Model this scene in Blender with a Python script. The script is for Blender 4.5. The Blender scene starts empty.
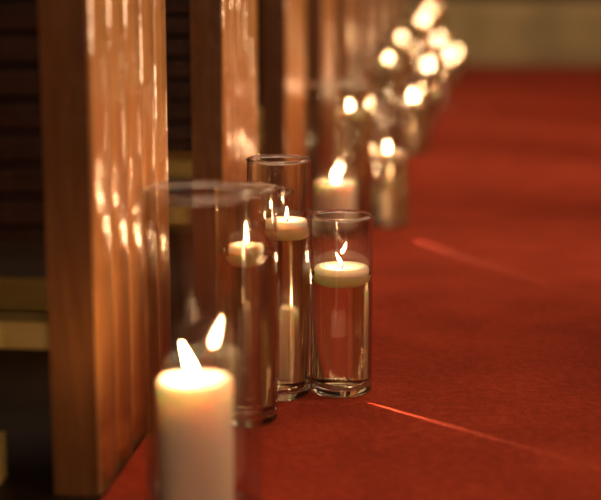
import bpy, bmesh, math, random
from mathutils import Matrix, Vector
random.seed(7)
S = bpy.context.scene
col = S.collection

# ------------------------------------------------------------ materials
def new_mat(name):
    m = bpy.data.materials.new(name); m.use_nodes = True
    nt = m.node_tree; nt.nodes.clear()
    out = nt.nodes.new('ShaderNodeOutputMaterial')
    return m, nt, out
def N(nt, t, **kw):
    n = nt.nodes.new(t)
    for k, v in kw.items(): setattr(n, k, v)
    return n
def ramp(nt, stops):
    r = N(nt, 'ShaderNodeValToRGB')
    e = r.color_ramp.elements
    e[0].position, e[0].color = stops[0][0], (*stops[0][1], 1)
    e[1].position, e[1].color = stops[-1][0], (*stops[-1][1], 1)
    for p, c in stops[1:-1]:
        k = e.new(p); k.color = (*c, 1)
    return r

def wood(name, dark, light, rough=0.3, scale=(9, 9, 0.7), coat=0.5, bump=0.15, cior=1.5, crough=0.2):
    m, nt, out = new_mat(name)
    L = nt.links.new
    tc = N(nt, 'ShaderNodeTexCoord'); mp = N(nt, 'ShaderNodeMapping')
    mp.inputs['Scale'].default_value = scale
    L(tc.outputs['Object'], mp.inputs['Vector'])
    n1 = N(nt, 'ShaderNodeTexNoise'); n1.inputs['Scale'].default_value = 3.0
    n1.inputs['Detail'].default_value = 8; n1.inputs['Distortion'].default_value = 1.2
    L(mp.outputs[0], n1.inputs['Vector'])
    n2 = N(nt, 'ShaderNodeTexNoise'); n2.inputs['Scale'].default_value = 22
    n2.inputs['Detail'].default_value = 4
    L(mp.outputs[0], n2.inputs['Vector'])
    mx = N(nt, 'ShaderNodeMath', operation='MULTIPLY_ADD'); mx.inputs[1].default_value = 0.35
    L(n2.outputs['Fac'], mx.inputs[0]); L(n1.outputs['Fac'], mx.inputs[2])
    r = ramp(nt, [(0.42, dark), (0.85, light)])
    L(mx.outputs[0], r.inputs['Fac'])
    p = N(nt, 'ShaderNodeBsdfPrincipled')
    L(r.outputs['Color'], p.inputs['Base Color'])
    p.inputs['Roughness'].default_value = rough
    p.inputs['Coat Weight'].default_value = coat
    p.inputs['Coat IOR'].default_value = cior
    p.inputs['Coat Roughness'].default_value = crough
    mp2 = N(nt, 'ShaderNodeMapping'); mp2.inputs['Scale'].default_value = (1, 0.35, 1)
    L(tc.outputs['Object'], mp2.inputs['Vector'])
    n3 = N(nt, 'ShaderNodeTexNoise'); n3.inputs['Scale'].default_value = 22
    n3.inputs['Detail'].default_value = 2
    L(mp2.outputs[0], n3.inputs['Vector'])
    b = N(nt, 'ShaderNodeBump'); b.inputs['Strength'].default_value = bump; b.inputs['Distance'].default_value = 0.02
    L(n3.outputs['Fac'], b.inputs['Height'])
    L(b.outputs[0], p.inputs['Normal']); L(b.outputs[0], p.inputs['Coat Normal'])
    L(p.outputs[0], out.inputs[0])
    return m
M_WOOD = wood('varnished_oak_shaded', (0.105, 0.036, 0.008), (0.27, 0.110, 0.031), rough=0.42, coat=0.5, bump=0.15)  # pew end oak, colour darkened so the front edges stay in shade
M_BOARD = wood('oak_boards_lit', (0.58, 0.235, 0.062), (0.95, 0.50, 0.175), rough=0.32, coat=1.0, bump=0.30, cior=2.5, crough=0.19)  # aisle face of the pew ends, candle glow put into the lighter amber colour
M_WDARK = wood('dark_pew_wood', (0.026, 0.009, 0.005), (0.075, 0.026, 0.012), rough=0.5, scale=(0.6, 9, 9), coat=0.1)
M_WPALE = wood('pale_kneeler_wood', (0.85, 0.60, 0.17), (0.95, 0.75, 0.27), rough=0.5, scale=(0.6, 9, 9), coat=0.1)

def carpet_mat():
    m, nt, out = new_mat('red_carpet_pile'); L = nt.links.new
    tc = N(nt, 'ShaderNodeTexCoord')
    n1 = N(nt, 'ShaderNodeTexNoise'); n1.inputs['Scale'].default_value = 260; n1.inputs['Detail'].default_value = 3
    n2 = N(nt, 'ShaderNodeTexNoise'); n2.inputs['Scale'].default_value = 7; n2.inputs['Detail'].default_value = 5
    n3 = N(nt, 'ShaderNodeTexNoise'); n3.inputs['Scale'].default_value = 70; n3.inputs['Detail'].default_value = 3
    for n in (n1, n2, n3): L(tc.outputs['Object'], n.inputs['Vector'])
    a = N(nt, 'ShaderNodeMath', operation='MULTIPLY_ADD'); a.inputs[1].default_value = 0.45
    L(n1.outputs['Fac'], a.inputs[0]); 
    b_ = N(nt, 'ShaderNodeMath', operation='MULTIPLY_ADD'); b_.inputs[1].default_value = 0.35
    L(n2.outputs['Fac'], b_.inputs[0]); 
    c_ = N(nt, 'ShaderNodeMath', operation='MULTIPLY'); c_.inputs[1].default_value = 0.35
    L(n3.outputs['Fac'], c_.inputs[0]); L(c_.outputs[0], b_.inputs[2]); L(b_.outputs[0], a.inputs[2])
    r = ramp(nt, [(0.38, (0.15, 0.010, 0.004)), (0.58, (0.34, 0.030, 0.011)), (0.76, (0.54, 0.068, 0.026))])
    L(a.outputs[0], r.inputs['Fac'])
    p = N(nt, 'ShaderNodeBsdfPrincipled'); p.inputs['Roughness'].default_value = 0.95
    p.inputs['Specular IOR Level'].default_value = 0.1
    p.inputs['Sheen Weight'].default_value = 0.2; p.inputs['Sheen Tint'].default_value = (1, 0.32, 0.18, 1)
    L(r.outputs['Color'], p.inputs['Base Color'])
    b = N(nt, 'ShaderNodeBump'); b.inputs['Strength'].default_value = 0.8; b.inputs['Distance'].default_value = 0.005
    L(a.outputs[0], b.inputs['Height']); L(b.outputs[0], p.inputs['Normal'])
    L(p.outputs[0], out.inputs[0]); return m
M_CARPET = carpet_mat()

def simple(name, c, rough=0.7, nscale=8, var=0.35, **kw):
    m, nt, out = new_mat(name); L = nt.links.new
    tc = N(nt, 'ShaderNodeTexCoord')
    n = N(nt, 'ShaderNodeTexNoise'); n.inputs['Scale'].default_value = nscale; n.inputs['Detail'].default_value = 6
    L(tc.outputs['Object'], n.inputs['Vector'])
    r = ramp(nt, [(0.3, tuple(x*(1-var) for x in c)), (0.7, tuple(min(1, x*(1+var)) for x in c))])
    L(n.outputs['Fac'], r.inputs['Fac'])
    p = N(nt, 'ShaderNodeBsdfPrincipled'); p.inputs['Roughness'].default_value = rough
    L(r.outputs['Color'], p.inputs['Base Color'])
    for k, v in kw.items(): p.inputs[k.replace('_', ' ')].default_value = v
    L(p.outputs[0], out.inputs[0]); return m
M_STONE = simple('ochre_stone', (0.56, 0.48, 0.25), 0.6, 3, 0.3)
M_FLOOR = simple('dark_floorboards', (0.035, 0.018, 0.01), 0.5, 5)
M_WALL = simple('dim_plaster', (0.10, 0.055, 0.03), 0.9, 2)
M_WICK = simple('charred_wick', (0.03, 0.02, 0.015), 0.9, 50)

def wax_mat():
    m, nt, out = new_mat('ivory_wax'); L = nt.links.new
    tc = N(nt, 'ShaderNodeTexCoord')
    n = N(nt, 'ShaderNodeTexNoise'); n.inputs['Scale'].default_value = 30
    L(tc.outputs['Object'], n.inputs['Vector'])
    r = ramp(nt, [(0.3, (0.98, 0.83, 0.68)), (0.7, (0.99, 0.87, 0.73))])
    L(n.outputs['Fac'], r.inputs['Fac'])
    p = N(nt, 'ShaderNodeBsdfPrincipled'); p.inputs['Roughness'].default_value = 0.45
    L(r.outputs['Color'], p.inputs['Base Color'])
    p.inputs['Subsurface Weight'].default_value = 0.8
    p.inputs['Subsurface Radius'].default_value = (1.0, 0.65, 0.47)
    p.inputs['Subsurface Scale'].default_value = 0.030
    L(p.outputs[0], out.inputs[0]); return m
M_WAX = wax_mat()

def flame_mat():
    m, nt, out = new_mat('candle_flame'); L = nt.links.new
    tc = N(nt, 'ShaderNodeTexCoord'); sp = N(nt, 'ShaderNodeSeparateXYZ')
    L(tc.outputs['Generated'], sp.inputs[0])
    r = ramp(nt, [(0.0, (1.0, 0.35, 0.10)), (0.3, (1.0, 0.62, 0.33)), (1.0, (1.0, 0.52, 0.22))])
    L(sp.outputs['Z'], r.inputs['Fac'])
    e = N(nt, 'ShaderNodeEmission'); e.inputs['Strength'].default_value = 300
    L(r.outputs['Color'], e.inputs['Color']); L(e.outputs[0], out.inputs[0]); return m
M_FLAME = flame_mat()

def thin_glass():
    m, nt, out = new_mat('thin_clear_glass'); L = nt.links.new
    lw = N(nt, 'ShaderNodeLayerWeight'); lw.inputs['Blend'].default_value = 0.5
    pw = N(nt, 'ShaderNodeMath', operation='POWER'); pw.inputs[1].default_value = 2.2
    L(lw.outputs['Facing'], pw.inputs[0])
    ma = N(nt, 'ShaderNodeMath', operation='MULTIPLY_ADD'); ma.use_clamp = True
    ma.inputs[1].default_value = 0.8; ma.inputs[2].default_value = 0.17
    L(pw.outputs[0], ma.inputs[0])
    r = ramp(nt, [(0.0, (0.98, 0.98, 0.96)), (0.70, (0.90, 0.90, 0.87)), (1.0, (0.35, 0.33, 0.28))])
    L(lw.outputs['Facing'], r.inputs['Fac'])
    t = N(nt, 'ShaderNodeBsdfTransparent'); g = N(nt, 'ShaderNodeBsdfGlossy'); g.inputs['Roughness'].default_value = 0.07
    L(r.outputs['Color'], t.inputs['Color'])
    mx = N(nt, 'ShaderNodeMixShader')
    L(ma.outputs[0], mx.inputs[0]); L(t.outputs[0], mx.inputs[1]); L(g.outputs[0], mx.inputs[2])
    L(mx.outputs[0], out.inputs[0]); return m
M_GLASS = thin_glass()
def solid_glass(name, ior, c, rough=0.0):
    m, nt, out = new_mat(name)
    g = N(nt, 'ShaderNodeBsdfGlass'); g.inputs['IOR'].default_value = ior
    g.inputs['Roughness'].default_value = rough; g.inputs['Color'].default_value = (*c, 1)
    nt.links.new(g.outputs[0], out.inputs[0]); return m
M_BASE = solid_glass('thick_clear_glass', 1.48, (0.97, 0.98, 0.96))
M_RIM = solid_glass('polished_glass_rim', 1.6, (1, 1, 1), 0.15)
M_WATER = solid_glass('clear_water', 1.33, (0.98, 0.94, 0.86))

# ------------------------------------------------------------ mesh helpers
def link(name, me, mat, parent=None, loc=(0, 0, 0), smooth=False):
    o = bpy.data.objects.new(name, me); col.objects.link(o)
    if mat and not me.materials: me.materials.append(mat)
    if smooth:
        for p in me.polygons: p.use_smooth = True
    o.location = loc
    if parent: o.parent = parent
    return o
def empty(name, loc=(0, 0, 0)):
    e = bpy.data.objects.new(name, None); e.empty_display_size = 0.05
    col.objects.link(e); e.location = loc; return e
def lathe_mesh(name, prof, seg=64, closed=False):
    me = bpy.data.meshes.new(name); bm = bmesh.new()
    rings = []
    for r, z in prof:
        if r < 1e-6: rings.append([bm.verts.new((0, 0, z))])
        else: rings.append([bm.verts.new((r*math.cos(2*math.pi*i/seg), r*math.sin(2*math.pi*i/seg), z)) for i in range(seg)])
    pairs = list(zip(rings[:-1], rings[1:]))
    if closed: pairs.append((rings[-1], rings[0]))
    for a, b in pairs:
        for i in range(seg):
            j = (i+1) % seg
            if len(a) == 1 and len(b) == 1: continue
            if len(a) == 1: bm.faces.new((a[0], b[i], b[j]))
            elif len(b) == 1: bm.faces.new((a[i], b[0], a[j]))
            else: bm.faces.new((a[i], a[j], b[j], b[i]))
    bmesh.ops.recalc_face_normals(bm, faces=bm.faces)
    bm.to_mesh(me); bm.free(); return me
def add_box(bm, x0, x1, y0, y1, z0, z1, bev=0.0):
    r = bmesh.ops.create_cube(bm, size=1)
    vs = r['verts']
    for v in vs:
        v.co = Vector(((x0+x1)/2+v.co.x*(x1-x0), (y0+y1)/2+v.co.y*(y1-y0), (z0+z1)/2+v.co.z*(z1-z0)))
    if bev > 0:
        es = list({e for v in vs for e in v.link_edges})
        bmesh.ops.bevel(bm, geom=es, offset=bev, segments=2, affect='EDGES', profile=0.7)
def boxes_mesh(name, boxes):
    me = bpy.data.meshes.new(name); bm = bmesh.new()
    for b in boxes: add_box(bm, *b)
    bm.to_mesh(me); bm.free(); return me

XE = -0.393; XR = 1.36
# ------------------------------------------------------------ room
link('floor', boxes_mesh('floor', [(-4.2, 5.2, -1.5, 14, -0.10, -0.008)]), M_FLOOR)
link('aisle_carpet', boxes_mesh('aisle_carpet', [(XE+0.002, XR-0.002, -1.4, 9.85, -0.008, 0.0, 0.003)]), M_CARPET)
link('wall_left', boxes_mesh('wall_left', [(-4.3, -4.2, -1.5, 14, -0.1, 5)]), M_WALL)
link('wall_right', boxes_mesh('wall_right', [(5.2, 5.3, -1.5, 14, -0.1, 5)]), M_WALL)
link('wall_back', boxes_mesh('wall_back', [(-4.3, 5.3, 14, 14.1, -0.1, 5)]), M_WALL)
st = []
zz = [-0.008, 0.135, 0.27, 0.43]
for i in range(3):
    st.append((-3.2, 4.0, 9.88+0.10*i, 13.9, zz[i], zz[i+1]-0.004, 0.008))
link('chancel_step', boxes_mesh('chancel_step', st), M_STONE)

# ------------------------------------------------------------ pews
def pew_meshes():
    H = 0.92; D = 0.40; T = 0.06
    me = bpy.data.meshes.new('pew_end'); bm = bmesh.new()
    pts = [(0, -0.008), (D, -0.008), (D, 0.62)]
    for i in range(1, 9):
        a = i/9*math.pi/2
        pts.append((D-0.16*(1-math.cos(a)), 0.62+0.26*math.sin(a)))
    pts += [(D-0.18, H), (0.03, H), (0.0, H-0.03)]
    f0 = [bm.verts.new((-T, y, z)) for y, z in pts]
    f1 = [bm.verts.new((-0.008, y, z)) for y, z in pts]
    bm.faces.new(f0[::-1]); bm.faces.new(f1)
    n = len(pts)
    for i in range(n):
        j = (i+1) % n
        bm.faces.new((f0[i], f0[j], f1[j], f1[i]))
    bmesh.ops.recalc_face_normals(bm, faces=bm.faces)
    bm.to_mesh(me); bm.free()
    # slightly rounded vertical boards on the aisle face
    boards = bpy.data.meshes.new('pew_end_boards'); bm = bmesh.new()
    nb = 5; w = D/nb; sg = 12
    for i in range(nb):
        top = H-0.02 if i < 3 else (0.80 if i == 3 else 0.66)
        y0 = i*w+0.001; y1 = (i+1)*w-0.001
        prof = [(-0.009, y0)]
        for k in range(sg+1):
            t = k/sg
            prof.append((-0.0045+0.0045*(1-abs(2*t-1)**2.2), y0+(y1-y0)*t))
        prof.append((-0.009, y1))
        lo = [bm.verts.new((px, py, -0.006)) for px, py in prof]
        hi = [bm.verts.new((px, py, top)) for px, py in prof]
        bm.faces.new(lo); bm.faces.new(hi)
        for a in range(len(prof)):
            b = (a+1) % len(prof)
            f = bm.faces.new((lo[a], lo[b], hi[b], hi[a]))
            if 1 <= a <= sg: f.smooth = True
    bmesh.ops.recalc_face_normals(bm, faces=bm.faces)
    bm.to_mesh(boards); bm.free()
    bk = [(-3.3, -T, 0.035, 0.055, 0.28, 0.88, 0.003)]
    z = 0.30
    while z < 0.84:
        bk.append((-3.3, -T, 0.018, 0.036, z, z+0.028, 0.005)); z += 0.036
    bk.append((-3.3, -T, 0.01, 0.075, 0.86, 0.90, 0.01))
    back = boxes_mesh('pew_back', bk)
    seat = boxes_mesh('pew_seat', [(-3.3, -T, 0.055, 0.39, 0.40, 0.435, 0.008), (-3.3, -T, 0.34, 0.365, 0.33, 0.40, 0.003)])
    kn = boxes_mesh('pew_kneeler', [(-3.3, -T, 0.03, 0.09, 0.154, 0.186, 0.004), (-3.3, -T-0.07, 0.02, 0.05, -0.008, 0.05, 0.004)])
    lg = boxes_mesh('pew_support', [(-3.3+i*1.05, -3.26+i*1.05, 0.06, 0.36, -0.008, 0.40, 0.004) for i in range(3)])
    return me, boards, back, seat, kn, lg
PM = pew_meshes()
for side in (0, 1):
    for k in range(-1, 10):
        y = 1.50+0.86*k
        if y > 9.3: continue
        e = empty('church_pew', (XE if side == 0 else XR, y, 0))
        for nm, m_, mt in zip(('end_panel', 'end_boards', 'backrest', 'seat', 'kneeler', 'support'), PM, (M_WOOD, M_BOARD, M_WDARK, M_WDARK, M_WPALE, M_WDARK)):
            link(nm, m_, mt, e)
        if side == 1: e.scale = (-1, 1, 1)

# ------------------------------------------------------------ vases & candles
def glass_vase(x, y, r, h, water=None):
    e = empty('glass_cylinder_vase', (x, y, 0))
    bt = 0.014
    link('cylinder', lathe_mesh('vase_cylinder', [(r, bt*0.8), (r, h-0.002)], 96), M_GLASS, e, smooth=True)
    rr = 0.0021 if r < 0.055 else 0.0027
    prof = [(r-rr*0.6+rr*math.cos(a), h-0.001+rr*math.sin(a)) for a in [2*math.pi*i/10 for i in range(10)]]
    link('rim', lathe_mesh('vase_rim', prof, 96, closed=True), M_RIM, e, smooth=True)
    bp = [(0, 0.001), (r*0.80, 0.001), (r*0.93, 0.0005), (r*0.99, 0.004), (r*1.0, 0.010), (r*0.985, bt), (r*0.93, bt-0.001), (r*0.7, bt-0.004), (0, bt-0.005)]
    link('base', lathe_mesh('vase_base', bp, 96), M_BASE, e, smooth=True)
    if water:
        ri = r-0.0022
        wp = [(0, bt+0.001), (ri*0.9, bt+0.001), (ri, bt+0.006), (ri, water-0.002), (ri, water+0.001), (ri-0.0025, water-0.0005), (ri-0.006, water-0.001), (0, water-0.001)]
        link('water', lathe_mesh('vase_water', wp, 96), M_WATER, e, smooth=True)
    return e
def flame_parts(e, z, s=1.0, tilt=0.0):
    wk = lathe_mesh('wick_m', [(0, 0), (0.0011, 0), (0.0010, 0.009), (0.0004, 0.011), (0, 0.011)], 12)
    w = link('wick', wk, M_WICK, e, (0, 0, z-0.002), True); w.rotation_euler = (0.1, 0.2, 0)
    prof = []
    n = 14
    for i in range(n+1):
        t = i/n
        rad = 0.0040*(math.sin(math.pi*t**0.58))**1.0*(1-0.3*t) if 0 < t < 1 else 0
        prof.append((rad*s, 0.032*t*s))
    f = link('flame', lathe_mesh('flame_m', prof, 20), M_FLAME, e, (0.0005, 0, z+0.006), True)
    f.rotation_euler = (0, tilt, 0)
def pillar_candle(x, y, r, h, z0=0.0125, s=1.0, tilt=0.0):
    e = empty('pillar_candle', (x, y, z0))
    p = [(0, 0), (r-0.004, 0), (r-0.001, 0.001), (r, 0.004), (r, h-0.006), (r-0.001, h-0.002), (r-0.004, h), (r-0.007, h-0.001), (r*0.6, h-0.005), (r*0.25, h-0.007), (0, h-0.007)]
    link('wax', lathe_mesh('pillar_wax', p, 64), M_WAX, e, smooth=True)
    flame_parts(e, h-0.006, s, tilt)
def floating_candle(x, y, r, z, s=0.7, tilt=0.0):
    e = empty('floating_candle', (x, y, z))
    p = [(0, -0.017), (r*0.55, -0.017), (r*0.72, -0.014), (r*0.9, -0.006), (r*0.99, 0.0), (r, 0.003), (r*0.98, 0.0065), (r*0.93, 0.009), (r*0.82, 0.0095), (r*0.6, 0.007), (r*0.3, 0.005), (0, 0.005)]
    link('wax', lathe_mesh('floating_wax', p, 64), M_WAX, e, smooth=True)
    flame_parts(e, 0.004, s, tilt)
def vp(x, y, r, h, pr, ph, dx=0, dy=0, s=0.85, tilt=0):
    glass_vase(x, y, r, h); pillar_candle(x+dx, y+dy, pr, ph-0.0125, 0.0125, s, tilt)
def vf(x, y, r, h, w, cr, dx=0, dy=0, s=0.6, tilt=0):
    glass_vase(x, y, r, h, w); floating_candle(x+dx, y+dy, cr, w, s, tilt)

# nearest cluster
vp(-0.2635, 1.42, 0.0605, 0.358, 0.0405, 0.159, -0.0095, 0, 1.3, -0.35)
vf(-0.272, 1.78, 0.040, 0.310, 0.226, 0.023, 0.000, 0)
vf(-0.2455, 1.905, 0.0435, 0.331, 0.238, 0.029, 0.010, 0.004, 0.52)
vf(-0.161, 1.930, 0.0435, 0.251, 0.170, 0.0385, 0.0, 0.0, 0.62, -0.45)
vp(-0.315, 2.15, 0.060, 0.25, 0.037, 0.10)
# second cluster
vp(-0.278, 3.22, 0.080, 0.338, 0.046, 0.115, -0.006, 0, 0.95)
vf(-0.170, 3.32, 0.050, 0.247, 0.165, 0.043)
vf(-0.27, 3.46, 0.045, 0.33, 0.25, 0.035)
vp(-0.20, 3.62, 0.055, 0.25, 0.035, 0.10)
# farther clusters
for (y, arr) in [
    (4.75, [('f', -0.16, 0.0, .047, .25, .17), ('p', -0.30, -0.05, .07, .34, .15), ('f', -0.25, 0.14, .045, .38, .29), ('p', -0.15, 0.22, .055, .22, .09)]),
    (5.60, [('f', -0.24, 0.0, .047, .40, .33), ('p', -0.32, 0.1, .06, .28, .14), ('f', -0.14, 0.05, .047, .22, .14)]),
    (6.35, [('f', -0.15, 0.0, .047, .25, .18), ('p', -0.28, -0.02, .07, .36, .20), ('f', -0.22, 0.2, .045, .33, .26), ('p', -0.12, 0.2, .055, .20, .08)]),
    (7.15, [('f', -0.20, 0.0, .047, .42, .36), ('p', -0.32, 0.05, .06, .28, .14), ('p', -0.12, 0.05, .055, .22, .10)]),
    (7.95, [('f', -0.13, 0.0, .047, .25, .17), ('p', -0.27, -0.02, .07, .36, .24), ('f', -0.19, 0.2, .045, .45, .38), ('f', -0.06, 0.25, .045, .20, .12)]),
    (9.00, [('f', -0.15, 0.0, .047, .25, .20), ('p', -0.26, 0.0, .06, .33, .16), ('f', -0.17, 0.3, .045, .47, .40), ('f', -0.04, 0.1, .045, .18, .11)]),
]:
    for a in arr:
        if a[0] == 'f': vf(a[1], y+a[2], a[3], a[4], a[5], a[3]*0.8, s=0.75)
        else: vp(a[1], y+a[2], a[3], a[4], a[3]*0.6, a[5], s=0.85)
# unseen candles added along the right-hand pews, for glass reflections and glow on wood
for y in (1.7, 3.3, 4.9, 6.5, 8.1, 9.3):
    vp(1.24, y, 0.07, 0.34, 0.042, 0.16, s=1.0)
    vf(1.19, y+0.28, 0.045, 0.30, 0.22, 0.036, s=0.8)

# ------------------------------------------------------------ lights
def area(name, loc, target, sx, sy, e, c):
    l = bpy.data.lights.new(name, 'AREA'); l.shape = 'RECTANGLE'; l.size = sx; l.size_y = sy
    l.energy = e; l.color = c
    o = bpy.data.objects.new(name, l); col.objects.link(o); o.location = loc
    o.rotation_euler = (Vector(target)-Vector(loc)).to_track_quat('-Z', 'Y').to_euler()
    return o
area('ceiling_light', (1.0, 5.8, 4.5), (0.6, 5.6, 0), 2.5, 7, 118, (1, 0.70, 0.46))
area('added_front_fill', (0.6, -2.2, 1.5), (-0.3, 2.5, 0.2), 2, 1.2, 32, (1, 0.64, 0.40))  # added fill behind the camera, lifts pew edges, kneelers and wax
area('added_side_fill', (3.4, 3.0, 1.9), (-0.4, 2.4, 0.4), 1.2, 0.8, 100, (1, 0.62, 0.35))  # added fill out of view, brightens the aisle faces of the pews
def streak(loc, tgt, e, ang, sx):  # added mid-air spot, stands in for light streaks cast through the vases
    l = bpy.data.lights.new('added_caustic_spot', 'SPOT'); l.energy = e; l.color = (1, 0.62, 0.38)
    l.spot_size = math.radians(ang); l.spot_blend = 0.9; l.shadow_soft_size = 0.0013
    o = bpy.data.objects.new('added_caustic_spot', l); col.objects.link(o); o.location = loc
    o.rotation_euler = (Vector(tgt)-Vector(loc)).to_track_quat('-Z', 'Y').to_euler()
    o.scale = (sx, 1, 1)
streak((-0.134, 1.886, 0.06), (-0.065, 1.830, 0.0), 2.6, 90, 0.05)
streak((-0.120, 3.160, 0.07), (-0.060, 3.060, 0.0), 4.0, 72, 0.07)
w = bpy.data.worlds.new('dim_church_air'); S.world = w; w.use_nodes = True
w.node_tree.nodes['Background'].inputs[0].default_value = (1.0, 0.56, 0.33, 1)
w.node_tree.nodes['Background'].inputs[1].default_value = 0.08

# ------------------------------------------------------------ camera
cd = bpy.data.cameras.new('camera'); cam = bpy.data.objects.new('camera', cd); col.objects.link(cam)
cd.sensor_width = 36; cd.lens = 85; cd.clip_start = 0.05; cd.clip_end = 60
pitch = math.atan(270/1419); yaw = math.atan(163.5/1444)
F = Vector((-math.sin(yaw)*math.cos(pitch), math.cos(yaw)*math.cos(pitch), -math.sin(pitch)))
R = Vector((math.cos(yaw), math.sin(yaw), 0)); U = R.cross(F)
m = Matrix((R, U, -F)).transposed().to_4x4(); m.translation = (0, 0, 0.57)
cam.matrix_world = m
cd.dof.use_dof = True; cd.dof.focus_distance = 2.0; cd.dof.aperture_fstop = 2.1
S.camera = cam
S.view_settings.view_transform = 'Standard'
S.view_settings.look = 'None'
